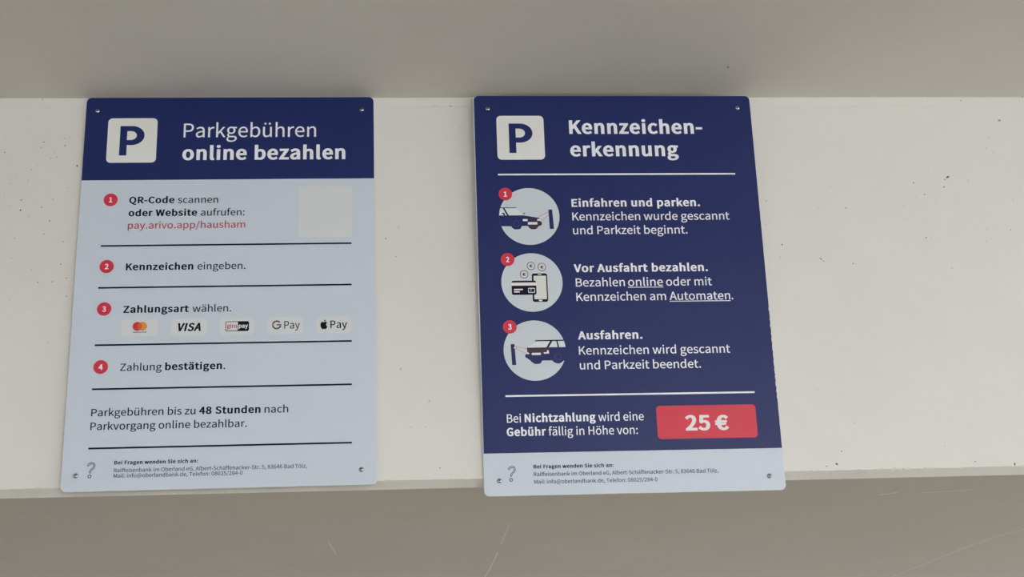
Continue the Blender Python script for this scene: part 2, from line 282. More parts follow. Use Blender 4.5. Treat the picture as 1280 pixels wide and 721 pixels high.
"f":[341,[[35,517,35,493,61,493,86,493,112,493,112,328,112,164,112,0,144,0,176,0,208,0,208,164,208,328,208,493,248,493,289,493,329,493,329,519,329,544,329,570,289,570,248,570,208,570,208,600,208,631,208,661,208,734,234,773,289,773,309,773,332,768,353,757,360,782,367,807,374,832,348,842,314,850,278,850,165,850,112,777,112,662,112,631,112,601,112,570,86,569,61,567,35,565,35,541]]],
"g":[592,[[150,-263,289,-263,465,-263,578,-171,578,-65,578,29,511,70,379,70,342,70,304,70,267,70,190,70,167,97,167,132,167,164,183,183,204,201,229,188,261,181,288,181,405,181,497,257,497,379,497,429,478,471,451,497,489,497,528,497,567,497,567,521,567,546,567,570,501,570,435,570,369,570,349,579,320,585,288,585,173,585,75,506,75,381,75,313,111,257,149,228,149,227,149,225,149,224,119,203,86,165,86,118,86,72,108,42,138,24,138,22,138,21,138,19,84,-14,54,-61,54,-110,54,-208],[354,246,288,246,223,246,167,298,167,381,167,465,222,515,288,515,356,515,410,465,410,381,410,298],[413,-196,303,-196,199,-196,138,-158,138,-97,138,-64,154,-29,195,0,221,-6,248,-8,269,-8,302,-8,335,-8,368,-8,443,-8,483,-27,483,-81,483,-140]]],
"h":[638,[[97,279,97,0,129,0,161,0,193,0,193,138,193,276,193,414,250,472,290,501,349,501,424,501,457,456,457,349,457,232,457,116,457,0,489,0,521,0,553,0,553,120,553,241,553,361,553,506,498,585,378,585,300,585,242,542,189,489,190,529,192,568,193,607,193,683,193,760,193,836,161,836,129,836,97,836,97,557]]],
"i":[289,[[97,190,97,0,129,0,161,0,193,0,193,190,193,380,193,570,161,570,129,570,97,570,97,380],[107,688,145,688,183,688,209,713,209,752,209,789,183,814,145,814,107,814,82,789,82,752,82,713]]],
"j":[289,[[3,-254,37,-254,150,-254,193,-182,193,-65,193,147,193,359,193,570,161,570,130,570,98,570,98,359,98,147,98,-65,98,-134,84,-178,27,-178,7,-178,-13,-172,-27,-167,-34,-191,-40,-215,-46,-239,-26,-248],[107,688,145,688,182,688,209,713,209,752,209,789,182,814,145,814,107,814,81,789,81,752,81,713]]],
"k":[580,[[97,279,97,0,128,0,160,0,191,0,191,50,191,100,191,150,227,192,263,234,298,275,354,183,410,92,465,0,500,0,535,0,569,0,498,113,426,227,354,340,417,417,481,494,544,570,508,570,473,570,437,570,356,470,276,370,195,270,194,270,193,270,191,270,191,459,191,647,191,836,160,836,128,836,97,836,97,557]]],
"l":[298,[[126,-14,197,-14,224,-14,239,-9,253,-5,249,19,244,44,239,68,229,66,225,66,220,66,205,66,193,78,193,107,193,350,193,593,193,836,161,836,129,836,97,836,97,595,97,354,97,113,97,33]]],
"m":[973,[[97,190,97,0,129,0,161,0,193,0,193,138,193,276,193,414,245,473,293,501,336,501,409,501,442,456,442,349,442,232,442,116,442,0,474,0,506,0,538,0,538,138,538,276,538,414,591,473,638,501,682,501,754,501,788,456,788,349,788,232,788,116,788,0,820,0,852,0,883,0,883,120,883,241,883,361,883,506,828,585,711,585,641,585,582,540,522,476,499,543,453,585,364,585,296,585,237,542,187,487,186,487,186,487,185,487,182,515,179,543,175,570,149,570,123,570,97,570,97,380]]],
"n":[641,[[97,190,97,0,129,0,161,0,193,0,193,138,193,276,193,414,250,472,290,501,349,501,424,501,457,456,457,349,457,232,457,116,457,0,489,0,521,0,553,0,553,120,553,241,553,361,553,506,498,585,378,585,300,585,241,542,187,487,186,487,186,487,185,487,182,515,179,543,175,570,149,570,123,570,97,570,97,380]]],
"o":[637,[[179,-14,318,-14,458,-14,582,96,582,285,582,475,458,585,318,585,179,585,55,475,55,285,55,96],[417,66,318,66,220,66,153,153,153,285,153,416,220,504,318,504,417,504,484,416,484,285,484,153]]],
"p":[651,[[97,30,97,-241,129,-241,161,-241,193,-241,193,-176,193,-112,193,-47,192,-14,191,19,190,53,242,9,296,-14,348,-14,478,-14,596,99,596,294,596,471,516,585,369,585,303,585,238,547,187,504,186,504,186,504,185,504,182,526,179,548,175,570,149,570,123,570,97,570,97,300],[426,67,332,67,294,67,244,82,193,126,193,226,193,326,193,426,248,477,297,504,345,504,454,504,496,420,496,293,496,152]]],
"q":[651,[[458,-173,458,-241,490,-241,522,-241,555,-241,555,30,555,300,555,570,529,570,504,570,478,570,475,553,472,535,468,517,468,517,467,517,466,517,416,561,370,585,303,585,172,585,56,470,56,285,56,95,148,-14,291,-14,357,-14,417,21,463,66,461,32,460,-3,458,-38,458,-105],[364,67,312,67,212,67,154,148,154,286,154,416,228,504,319,504,367,504,411,487,458,444,458,345,458,245,458,145,411,92]]],
"r":[408,[[97,190,97,0,129,0,161,0,193,0,193,122,193,244,193,367,231,463,289,499,336,499,360,499,373,496,392,489,398,517,404,545,410,572,392,582,374,585,349,585,286,585,227,539,187,466,186,466,186,466,185,466,182,501,179,536,175,570,149,570,123,570,97,570,97,380]]],
"s":[492,[[165,-14,246,-14,380,-14,453,63,453,155,453,264,362,297,279,329,215,353,157,374,157,428,157,473,190,511,263,511,313,511,353,488,392,460,407,480,423,500,438,520,395,556,332,585,262,585,137,585,65,514,65,423,65,326,151,288,231,258,294,235,361,208,361,150,361,101,325,61,249,61,181,61,130,88,80,129,64,108,49,86,34,65,87,20]]],
"t":[396,[[154,-14,275,-14,311,-14,349,-3,381,7,375,32,369,56,362,80,343,71,318,64,297,64,231,64,209,104,209,173,209,280,209,386,209,493,261,493,313,493,364,493,364,519,364,544,364,570,313,570,261,570,209,570,209,624,209,678,209,731,182,731,156,731,129,731,126,678,122,624,119,570,89,569,58,567,28,565,28,541,28,517,28,493,57,493,85,493,113,493,113,387,113,282,113,176,113,62]]],
"u":[638,[[143,-14,264,-14,341,-14,398,27,452,89,453,89,454,89,455,89,457,60,460,30,462,0,489,0,515,0,542,0,542,190,542,380,542,570,510,570,478,570,446,570,446,436,446,301,446,166,392,99,351,69,292,69,216,69,185,114,185,221,185,337,185,454,185,570,153,570,120,570,88,570,88,450,88,329,88,209,88,63]]],
"v":[547,[[151,190,220,0,257,0,294,0,332,0,399,190,466,380,534,570,502,570,471,570,439,570,403,462,367,354,331,246,314,190,295,132,278,78,277,78,275,78,273,78,256,132,238,190,221,246,185,354,149,462,113,570,80,570,47,570,14,570,82,380]]],
"w":[842,[[134,190,187,0,224,0,261,0,298,0,325,102,352,204,379,306,394,360,405,414,418,472,420,472,422,472,423,472,437,414,447,361,462,308,489,205,517,103,544,0,583,0,622,0,661,0,712,190,764,380,815,570,784,570,754,570,723,570,695,460,667,350,640,241,627,186,617,134,605,82,603,82,602,82,600,82,586,134,574,186,560,241,530,350,500,460,471,570,439,570,408,570,377,570,347,460,318,350,288,241,274,186,262,134,250,82,248,82,246,82,245,82,233,134,223,186,211,241,183,350,154,460,126,570,93,570,61,570,28,570,81,380]]],
"x":[523,[[78,99,16,0,49,0,83,0,117,0,142,44,168,89,193,133,213,168,231,203,251,235,253,235,255,235,256,235,278,203,299,168,318,133,346,89,374,44,402,0,437,0,472,0,507,0,445,96,382,192,319,288,377,382,435,476,493,570,459,570,426,570,393,570,369,529,346,487,322,445,305,413,289,382,272,350,270,350,269,350,267,350,248,382,228,413,211,445,186,487,160,529,134,570,100,570,65,570,30,570,88,479,146,388,204,297,141,198]]],
"y":[547,[[80,-246,106,-246,220,-246,279,-160,319,-48,391,158,462,364,534,570,502,570,471,570,440,570,406,465,371,360,337,254,322,203,306,145,291,92,289,92,287,92,286,92,266,146,247,204,229,254,190,360,152,465,113,570,80,570,47,570,14,570,90,380,166,189,243,-1,238,-15,234,-30,230,-44,206,-114,166,-167,102,-167,86,-167,69,-162,58,-158,51,-183,45,-209,39,-234,57,-242]]],
"z":[499,[[37,17,37,0,181,0,325,0,468,0,468,26,468,52,468,78,365,78,261,78,158,78,258,225,359,372,459,519,459,536,459,553,459,570,329,570,199,570,69,570,69,544,69,519,69,493,159,493,248,493,337,493,237,346,137,199,37,51,37,34]]],
"0":[583,[[145,-14,292,-14,438,-14,532,119,532,388,532,654,438,784,292,784,145,784,53,654,53,388,53,119],[379,64,292,64,205,64,145,162,145,388,145,612,205,708,292,708,379,708,439,612,439,388,439,162]]],
"1":[583,[[92,27,92,0,233,0,374,0,515,0,515,27,515,53,515,80,463,80,412,80,360,80,360,310,360,540,360,770,336,770,311,770,287,770,245,746,195,728,127,715,127,695,127,675,127,654,173,654,219,654,265,654,265,463,265,271,265,80,207,80,150,80,92,80,92,53]]],
"2":[583,[[46,19,46,0,208,0,369,0,530,0,530,28,530,55,530,83,459,83,388,83,317,83,278,83,231,79,191,76,372,247,494,403,494,558,494,694,407,784,269,784,171,784,104,739,42,671,61,653,79,635,98,617,141,668,194,706,257,706,353,706,399,642,399,554,399,421,288,268,46,57,46,38]]],
"3":[583,[[157,-14,276,-14,414,-14,524,68,524,206,524,312,452,379,361,401,361,403,361,405,361,407,443,435,498,498,498,591,498,713,403,784,273,784,185,784,117,745,59,692,76,672,93,652,110,631,154,675,208,706,270,706,351,706,400,658,400,584,400,501,347,437,187,437,187,412,187,388,187,363,366,363,426,303,426,209,426,121,362,66,270,66,183,66,125,108,80,154,63,134,47,113,30,92,81,37]]],
"4":[583,[[357,71,357,0,387,0,417,0,447,0,447,71,447,141,447,212,482,212,516,212,550,212,550,238,550,263,550,289,516,289,482,289,447,289,447,449,447,610,447,770,412,770,377,770,341,770,235,605,128,440,21,275,21,254,21,233,21,212,133,212,245,212,357,212,357,141],[357,368,357,289,278,289,200,289,121,289,179,376,238,464,296,551,318,589,339,628,358,665,360,665,361,665,362,665,360,626,357,563,357,525,357,446]]],
"5":[583,[[154,-14,275,-14,404,-14,527,82,527,250,527,420,422,496,295,496,249,496,214,484,180,465,186,540,193,614,200,688,296,688,393,688,489,688,489,715,489,743,489,770,365,770,240,770,116,770,107,650,99,530,90,411,107,400,125,389,142,378,186,408,218,423,270,423,367,423,430,358,430,248,430,136,357,66,266,66,176,66,120,107,77,151,61,130,44,109,28,88,81,37]]],
"6":[583,[[169,-14,316,-14,436,-14,538,87,538,236,538,398,454,478,324,478,264,478,196,443,149,386,153,624,241,705,348,705,394,705,440,682,470,646,488,666,506,685,524,705,481,751,423,784,343,784,194,784,59,669,59,368,59,113],[162,149,151,309,202,380,261,407,308,407,401,407,446,340,446,236,446,131,390,62,316,62,220,62]]],
"7":[583,[[222,292,208,0,241,0,275,0,308,0,320,301,353,481,534,712,534,731,534,751,534,770,373,770,212,770,51,770,51,743,51,715,51,688,176,688,301,688,425,688,274,478]]],
"8":[583,[[151,-14,294,-14,438,-14,535,74,535,185,535,291,473,349,405,388,405,389,405,391,405,393,451,429,507,498,507,579,507,697,428,782,296,782,176,782,85,703,85,586,85,505,133,447,189,409,189,407,189,406,189,404,119,367,48,294,48,191,48,72],[398,464,347,418,255,454,172,495,172,586,172,661,224,710,295,710,377,710,425,650,425,574,425,517],[384,58,295,58,203,58,133,118,133,200,133,273,178,334,239,374,349,330,443,292,443,188,443,111]]],
"9":[583,[[163,-14,247,-14,391,-14,526,106,526,418,526,663,415,784,267,784,147,784,46,684,46,534,46,375,130,292,258,292,322,292,389,329,436,386,429,147,342,66,244,66,193,66,147,88,113,125,96,105,78,85,61,65,104,20],[424,625,435,466,383,393,326,363,274,363,183,363,137,431,137,534,137,640,193,709,268,709,366,709]]],
".":[292,[[107,-14,146,-14,184,-14,215,16,215,59,215,103,184,132,146,132,107,132,77,103,77,59,77,16]]],
",":[292,[[71,-181,79,-200,173,-160,232,-81,232,20,232,90,202,132,151,132,112,132,79,107,79,65,79,23,111,-2,149,-2,153,-2,157,-1,161,-1,160,-64,121,-114,56,-143,63,-162]]],
":":[292,[[107,410,146,410,184,410,215,439,215,483,215,526,184,557,146,557,107,557,77,526,77,483,77,439],[107,-14,146,-14,184,-14,215,16,215,59,215,103,184,132,146,132,107,132,77,103,77,59,77,16]]],
"-":[364,[[48,282,48,257,138,257,228,257,317,257,317,282,317,306,317,331,228,331,138,331,48,331,48,306]]],
"/":[412,[[117,153,12,-188,35,-188,58,-188,82,-188,187,153,291,493,396,834,373,834,350,834,327,834,222,493]]],
"@":[994,[[243,-182,472,-182,554,-182,627,-163,695,-122,687,-103,678,-84,669,-65,618,-96,551,-118,479,-118,279,-118,129,13,129,242,129,516,332,694,541,694,754,694,867,556,867,366,867,214,783,123,708,123,644,123,621,168,644,262,659,340,675,418,690,496,669,496,648,496,627,496,623,480,618,464,613,447,613,447,612,447,611,447,589,486,558,505,518,505,380,505,291,357,291,233,291,126,353,66,433,66,485,66,538,102,576,147,577,147,578,147,579,147,586,87,636,58,700,58,806,58,934,165,934,370,934,601,785,758,549,758,287,758,59,553,59,238,59,-36],[484,132,452,132,404,132,369,163,369,238,369,328,426,438,518,438,550,438,571,425,593,389,583,327,572,265,561,203,520,153]]],
"?":[498,[[162,415,187,232,215,232,244,232,272,232,253,397,442,459,442,613,442,729,364,800,246,800,161,800,93,759,45,704,63,687,82,670,100,653,137,695,183,721,235,721,311,721,349,670,349,607,349,482],[193,-14,232,-14,271,-14,303,16,303,59,303,103,271,132,232,132,193,132,164,103,164,59,164,16]]],
"€":[583,[[26,428,26,411,50,411,73,411,97,411,96,398,96,386,96,374,96,360,96,345,97,331,73,329,50,328,26,327,26,310,26,292,26,275,52,275,77,275,103,275,129,92,233,-14,374,-14,460,-14,524,26,576,96,557,112,539,129,520,146,479,91,437,64,380,64,285,64,222,144,201,275,285,275,369,275,453,275,453,294,453,313,453,332,367,332,280,332,194,332,194,347,194,361,193,376,194,388,194,399,194,411,296,411,397,411,499,411,499,430,499,449,499,468,399,468,299,468,200,468,218,605,285,686,388,686,437,686,476,659,508,617,527,634,546,652,564,670,524,723,460,763,390,763,237,763,129,652,102,468,77,466,51,464,26,462,26,445]]],
"ä":[591,[[132,-14,228,-14,298,-14,362,23,417,68,418,68,419,68,420,68,423,46,426,23,429,0,455,0,481,0,507,0,507,117,507,234,507,351,507,493,450,585,310,585,217,585,138,544,86,511,98,488,111,466,123,444,168,475,228,505,294,505,388,505,412,435,412,361,169,334,62,272,62,148,62,45],[310,64,255,64,199,64,154,89,154,154,154,228,220,275,412,297,412,244,412,192,412,139,356,89],[167,690,201,690,234,690,259,715,259,748,259,780,234,806,201,806,167,806,143,780,143,748,143,715],[393,690,426,690,460,690,485,715,485,748,485,780,460,806,426,806,393,806,368,780,368,748,368,715]]],
"ö":[637,[[179,-14,318,-14,458,-14,582,96,582,285,582,475,458,585,318,585,179,585,55,475,55,285,55,96],[417,66,318,66,220,66,153,153,153,285,153,416,220,504,318,504,417,504,484,416,484,285,484,153],[171,690,206,690,238,690,264,715,264,748,264,780,238,806,206,806,171,806,148,780,148,748,148,715],[397,690,431,690,464,690,488,715,488,748,488,780,464,806,431,806,397,806,373,780,373,748,373,715]]],
"ü":[638,[[143,-14,264,-14,341,-14,398,27,452,89,453,89,454,89,455,89,457,60,460,30,462,0,489,0,515,0,542,0,542,190,542,380,542,570,510,570,478,570,446,570,446,436,446,301,446,166,392,99,351,69,292,69,216,69,185,114,185,221,185,337,185,454,185,570,153,570,120,570,88,570,88,450,88,329,88,209,88,63],[172,690,205,690,238,690,264,715,264,748,264,780,238,806,205,806,172,806,147,780,147,748,147,715],[398,690,431,690,464,690,489,715,489,748,489,780,464,806,431,806,398,806,373,780,373,748,373,715]]],
" ":[235,[]]}
CAP = 771.0

def bez(p0, p1, p2, p3, n):
    for k in range(n):
        t = k/n; u = 1-t
        yield (u*u*u*p0[0]+3*u*u*t*p1[0]+3*u*t*t*p2[0]+t*t*t*p3[0], u*u*u*p0[1]+3*u*u*t*p1[1]+3*u*t*t*p2[1]+t*t*t*p3[1])

def sarea(c): return 0.5*sum(a[0]*b[1]-b[0]*a[1] for a, b in zip(c, c[1:]+c[:1]))

def contours(ch, n=5):
    out = []
    for fl in GLYPHS[ch][1]:
        k = [fl[i:i+6] for i in range(0, len(fl), 6)]; pts = []
        for a, b in zip(k, k[1:]+k[:1]):
            p0, p1, p2, p3 = a[2:4], a[4:6], b[0:2], b[2:4]
            dx, dy = p3[0]-p0[0], p3[1]-p0[1]; l = math.hypot(dx, dy) or 1
            dev = max(abs((p1[0]-p0[0])*dy-(p1[1]-p0[1])*dx), abs((p2[0]-p0[0])*dy-(p2[1]-p0[1])*dx))/l
            pts += list(bez(p0, p1, p2, p3, n if dev > 3 else 1))
        q = [pts[0]]
        for p in pts[1:]:
            if abs(p[0]-q[-1][0])+abs(p[1]-q[-1][1]) > 1.5: q.append(p)
        if abs(q[0][0]-q[-1][0])+abs(q[0][1]-q[-1][1]) <= 1.5: q.pop()
        if len(q) > 2: out.append(q)
    return out

def seg_dist(p, a, b):
    dx, dy = b[0]-a[0], b[1]-a[1]; l = dx*dx+dy*dy
    t = 0 if l == 0 else max(0, min(1, ((p[0]-a[0])*dx+(p[1]-a[1])*dy)/l))
    return math.hypot(p[0]-a[0]-t*dx, p[1]-a[1]-t*dy)

def grow(cs, ex, ey):
    """offset outlines outwards with an elliptical pen (heavier weight); points that fold over are dropped"""
    if not cs: return cs
    sgn = 1 if sarea(max(cs, key=lambda c: abs(sarea(c)))) > 0 else -1
    d = 1 if ex > 0 else -1; kx, ky = abs(ex), abs(ey)
    res = []
    for c in cs:
        q = [(x/kx, y/ky) for x, y in c]
        r = [q[0]]; tol = min(0.12, 4/kx)
        for p in q[1:]:
            if math.hypot(p[0]-r[-1][0], p[1]-r[-1][1]) > tol: r.append(p)
        if math.hypot(r[0][0]-r[-1][0], r[0][1]-r[-1][1]) <= tol: r.pop()
        if len(r) < 3: continue
        q = r; n = len(q)
        E = []                                        # offset line of each edge k -> k+1
        for k in range(n):
            a, b = q[k], q[(k+1) % n]; l = math.hypot(b[0]-a[0], b[1]-a[1])
            nx, ny = (b[1]-a[1])/l*sgn*d, -(b[0]-a[0])/l*sgn*d
            E.append(((a[0]+nx, a[1]+ny), ((b[0]-a[0])/l, (b[1]-a[1])/l), (nx, ny)))
        P = []; ok = []
        for i in range(n):
            n1, n2 = E[i-1][2], E[i][2]; w = max(0.3, 1+n1[0]*n2[0]+n1[1]*n2[1])
            p = (q[i][0]+(n1[0]+n2[0])/w, q[i][1]+(n1[1]+n2[1])/w)
            P.append(p); ok.append(min(seg_dist(p, q[k-1], q[k]) for k in range(n)) > 0.96)
        if not any(ok): continue
        st = ok.index(True); o = []; i = 0
        while i < n:
            j = (st+i) % n
            if ok[j]: o.append(P[j]); i += 1; continue
            m = 0
            while not ok[(j+m) % n]: m += 1
            (p0, u, _), (p1, v, _) = E[j-1], E[(j+m-1) % n]
            cr = u[0]*v[1]-u[1]*v[0]
            if abs(cr) > 0.05:
                t = ((p1[0]-p0[0])*v[1]-(p1[1]-p0[1])*v[0])/cr
                x = (p0[0]+u[0]*t, p0[1]+u[1]*t)
                if min(seg_dist(x, q[k-1], q[k]) for k in range(n)) < 2.5: o.append(x)
            i += m
        if len(o) > 2: res.append([(x*kx, y*ky) for x, y in o])
    return res

BOLD = (46.0, 27.0)
_heavy = {}
def heavy(ch, weight):
    if (ch, weight) not in _heavy:
        ex, ey = BOLD[0]*weight, BOLD[1]*weight
        k = CAP/(CAP+2*ey) if (ch.isupper() or ch.isdigit() or ch in 'bdfhklßt€/') else 0.965
        _heavy[ch, weight] = [[(px, (py+ey)*k if py > -ey else (py+ey)*0.9) for px, py in c] for c in grow(contours(ch), ex, ey)]
    return _heavy[ch, weight]

_light = {}
def light(ch, cap):
    e = 9.0 if cap < 15 else 3.0                      # small lettering is cut a little sturdier
    if (ch, e) not in _light: _light[ch, e] = grow(contours(ch), e, e*0.8)
    return _light[ch, e]

def run(text, bold, x0, x1, v, cap, shear=0.0, weight=1.0):
    """one run of lettering: baseline at v, ink from x0 to x1 (paper mm, y = -v)"""
    res = []; pen = 0.0
    for ch in text:
        cs = heavy(ch, weight) if bold else light(ch, cap)
        res += [[(px+pen, py) for px, py in c] for c in cs]
        pen += GLYPHS[ch][0] + (BOLD[0]*weight*1.5 if bold else 0)
    s = cap/CAP
    mn = min(p[0] for c in res for p in c); mx = max(p[0] for c in res for p in c)
    k = (x1-x0)/(mx-mn)
    return [[(x0+(px-mn)*k+py*s*shear, -v+py*s) for px, py in c] for c in res]

# ------------------------------------------------------------------ flat print shapes (paper mm; x right, y = -v)
def circ(cx, cv, r, n=48, rx=None):
    return [(cx+(rx or r)*math.cos(2*math.pi*k/n), -cv+r*math.sin(2*math.pi*k/n)) for k in range(n)]
def rrect(x0, v0, x1, v1, r, n=6):
    out = []
    for cx, cy, a in ((x1-r, -v0-r, 0), (x0+r, -v0-r, 90), (x0+r, -v1+r, 180), (x1-r, -v1+r, 270)):
        for k in range(n+1):
            t = math.radians(a+90*k/n); out.append((cx+r*math.cos(t), cy+r*math.sin(t)))
    return out
def bar(x0, v0, x1, v1, w):
    dx, dy = x1-x0, -(v1-v0); l = math.hypot(dx, dy); nx, ny = -dy/l*w/2, dx/l*w/2
    return [(x0+nx, -v0+ny), (x0-nx, -v0-ny), (x1-nx, -v1-ny), (x1+nx, -v1+ny)]
def clip(poly, cx, cv, r, n=72):
    ring = circ(cx, cv, r, n); out = poly
    for a, b in zip(ring, ring[1:]+ring[:1]):
        src, out = out, []
        side = lambda p: (b[0]-a[0])*(p[1]-a[1])-(b[1]-a[1])*(p[0]-a[0])
        for p, q in zip(src, src[1:]+src[:1]):
            sp, sq = side(p), side(q)
            if sp >= 0: out.append(p)
            if (sp >= 0) != (sq >= 0):
                t = sp/(sp-sq); out.append((p[0]+(q[0]-p[0])*t, p[1]+(q[1]-p[1])*t))
        if not out: return []
    q = [out[0]]
    for p in out[1:]:
        if abs(p[0]-q[-1][0])+abs(p[1]-q[-1][1]) > 1e-4: q.append(p)
    return q

INK = 0.00006                                   # thickness of one print layer
DG = bpy.context.evaluated_depsgraph_get()
def fill(polys, layer, y0=0.0):
    """fill a set of outlines (holes by even-odd), one ink layer thick; returns verts, faces"""
    cu = bpy.data.curves.new('tmp', 'CURVE'); cu.dimensions = '2D'; cu.fill_mode = 'BOTH'; cu.extrude = INK/2
    for p in polys:
        if len(p) < 3: continue
        sp = cu.splines.new('POLY'); sp.points.add(len(p)-1)
        sp.points.foreach_set('co', [c for x, y in p for c in (x*MM, y*MM, 0, 1)]); sp.use_cyclic_u = True
    o = bpy.data.objects.new('tmp', cu)
    me = o.to_mesh()
    vs = [(v.co.x, -(v.co.z + (layer+0.5)*INK) + y0, v.co.y) for v in me.vertices]
    fs = [tuple(p.vertices) for p in me.polygons]
    o.to_mesh_clear(); bpy.data.objects.remove(o); bpy.data.curves.remove(cu)
    return vs, fs

def prints(name, shapes, parent, base=1):
    """shapes: (outlines, material key, layer above base) -> one mesh object"""
    keys = []; V = []; F = []; MI = []
    for polys, key, lay in shapes:
        if key not in keys: keys.append(key)
        vs, fs = fill(polys, base+lay); n = len(V); V += vs
        F += [tuple(i+n for i in f) for f in fs]; MI += [keys.index(key)]*len(fs)
    return link(name, V, F, [M[k] for k in keys], MI, parent)

# ------------------------------------------------------------------ signs
def place(name, q0, q1, q3, w, h, label, group=None):
    """q0,q1,q3: top-left, top-right, bottom-left of the front face (mm, from the eye)"""
    q0, q1, q3 = (Vector(q)*MM + Vector((0, 0, EYE)) for q in (q0, q1, q3))
    ex = (q1-q0).normalized(); ez = (q0-q3).normalized(); ey = ez.cross(ex).normalized(); ez = ex.cross(ey)
    m = Matrix((ex, ey, ez)).transposed().to_4x4(); m.translation = q0
    o = bpy.data.objects.new(name, None); COL.objects.link(o); o.empty_display_size = 0.05
    o.matrix_world = m
    o['label'] = label; o['category'] = 'sign'
    return o

def panel(parent, w, h, r, th=3.0):
    """rounded aluminium composite board, front at y = 0"""
    p = rrect(0, 0, w, h, r, 8); n = len(p); b = 0.35
    c = (w/2, -h/2)
    inset = [(x+(b if x < c[0] else -b), y+(b if y < c[1] else -b)) for x, y in p]
    V = [(x*MM, 0, y*MM) for x, y in inset] + [(x*MM, b*MM, y*MM) for x, y in p] + [(x*MM, th*MM, y*MM) for x, y in p]
    F = [tuple(range(n))]; MI = [0]
    for l in (0, 1):
        for k in range(n):
            j = (k+1) % n; F.append((l*n+j, l*n+k, (l+1)*n+k, (l+1)*n+j)); MI.append(1)
    F.append(tuple(range(3*n-1, 2*n-1, -1))); MI.append(1)
    return link('panel', V, F, [M['panel'], M['core']], MI, parent)

def screw(parent, x, v, turn, depth=22.0):
    """pan-head screw with a cross recess, its shank going back into the beam"""
    prof = [(0, -2.3), (1.2, -2.25), (2.2, -1.95), (3.0, -1.35), (3.5, -0.6), (3.6, -0.1), (2.0, -0.05), (1.9, depth), (0, depth+2)]
    V = []; F = []; n = 20
    for r, y in prof:
        for k in range(n):
            t = 2*math.pi*k/n; V.append(((x+r*math.cos(t))*MM, y*MM, (-v+r*math.sin(t))*MM))
    for l in range(len(prof)-1):
        for k in range(n):
            j = (k+1) % n; F.append((l*n+k, l*n+j, (l+1)*n+j, (l+1)*n+k))
    o = link('screw', V, F, [M['steel']], None, parent)
    for p in o.data.polygons: p.use_smooth = True
    a = math.radians(turn); mb = MB()
    for d in (0, math.pi/2):
        c, s = math.cos(a+d), math.sin(a+d)
        q = [(x+u*c-w*s, -v+u*s+w*c) for u, w in ((-1.7, -.42), (1.7, -.42), (1.7, .42), (-1.7, .42))]
        fr = [(px*MM, -2.42*MM, pz*MM) for px, pz in q]; bk = [(px*MM, -1.6*MM, pz*MM) for px, pz in q]
        mb.face(fr)
        for k in range(4): mb.face([fr[(k+1) % 4], fr[k], bk[k], bk[(k+1) % 4]])
    mb.build('drive_recess', [M['recess']], o)
    return o

def badge(parent, x, v, digit, r=9.9, base=2):
    b = prints('number_badge', [([circ(x, v, r)], 'red', 0)], parent, base)
    hw = {'1': 2.5, '2': 2.5, '3': 2.5, '4': 2.9}[digit]
    prints('numeral', [(run(digit, True, x-hw, x+hw, v+4.1, 8.0), 'white', 0)], b, base+1)

def line(parent, name, runs, v, cap, key, base=2, extra=()):
    polys = []
    for tx, b, x0, x1 in runs: polys += run(tx, b, x0, x1, v, cap)
    return prints(name, [(polys, key, 0)] + list(extra), parent, base)

QM = [(-5.6, 5.6), (-4.6, 8.8), (-1.2, 10.8), (2.2, 10.6), (5.0, 8.4), (5.6, 5.0), (4.4, 2.0), (2.4, 0.2), (1.0, -1.6), (0.6, -4.4),
      (-1.8, -4.4), (-1.6, -1.2), (-0.4, 1.0), (1.6, 3.0), (2.8, 5.0), (2.4, 7.2), (0.6, 8.2), (-1.4, 7.8), (-2.8, 5.2)]
def smooth(p, n=3):
    for _ in range(n):
        q = []
        for a, b in zip(p, p[1:]+p[:1]):
            q += [(a[0]*.75+b[0]*.25, a[1]*.75+b[1]*.25), (a[0]*.25+b[0]*.75, a[1]*.25+b[1]*.75)]
        p = q
    return p
def question_mark(parent, cx, cv, base=2):
    o = smooth(QM, 2); i = grow([o], -0.85, -0.85)[0]
    d = 0.0
    polys = [[(cx+x+y*0.06, -cv+y) for x, y in pl] for pl in (o, i)]
    polys += [circ(cx-1.0, cv+8.6, 2.5, 24), circ(cx-1.0, cv+8.6, 1.5, 24)]
    prints('question_mark', [(polys, 'grey_ink', 0)], parent, base)

def footer(parent, v, base=2):
    line(parent, 'contact_heading', [('Bei Fragen wenden Sie sich an:', 1, 69.0, 180.0)], v[0], 5.1, 'ink', base)
    line(parent, 'contact_line', [('Raiffeisenbank im Oberland eG, Albert-Schäffenacker-Str. 5, 83646 Bad Tölz,', 0, 69.0, 326.1)], v[1], 5.2, 'grey_ink', base)
    line(parent, 'contact_line', [('Mail: info@oberlandbank.de, Telefon: 08025/284-0', 0, 69.0, 240.0)], v[2], 5.2, 'grey_ink', base)

def parking_symbol(parent, x0, v0, x1, v1):
    s = prints('parking_symbol', [([rrect(x0, v0, x1, v1, 6.5)], 'white_warm', 0)], parent, 2)
    l, t, b = x0+17.9, v0+12.6, v0+60.0
    outer = [(l, -b), (l+10.4, -b), (l+10.4, -b+16.6)]
    h = (b-t-16.6)/2; cx = l+17.0; rx = 18.2
    outer += [(cx+rx*math.sin(math.pi*k/20), -b+16.6+h-h*math.cos(math.pi*k/20)) for k in range(21)] + [(l, -t)]
    hi = h-8.2; il = l+10.2; icx = l+15.5
    inner = [(il, -b+16.6+8.2)] + [(icx+8.6*math.sin(math.pi*k/16), -b+16.6+h-hi*math.cos(math.pi*k/16)) for k in range(17)] + [(il, -t-8.2)]
    prints('letter', [([outer, inner], 'navy', 0)], s, 3)

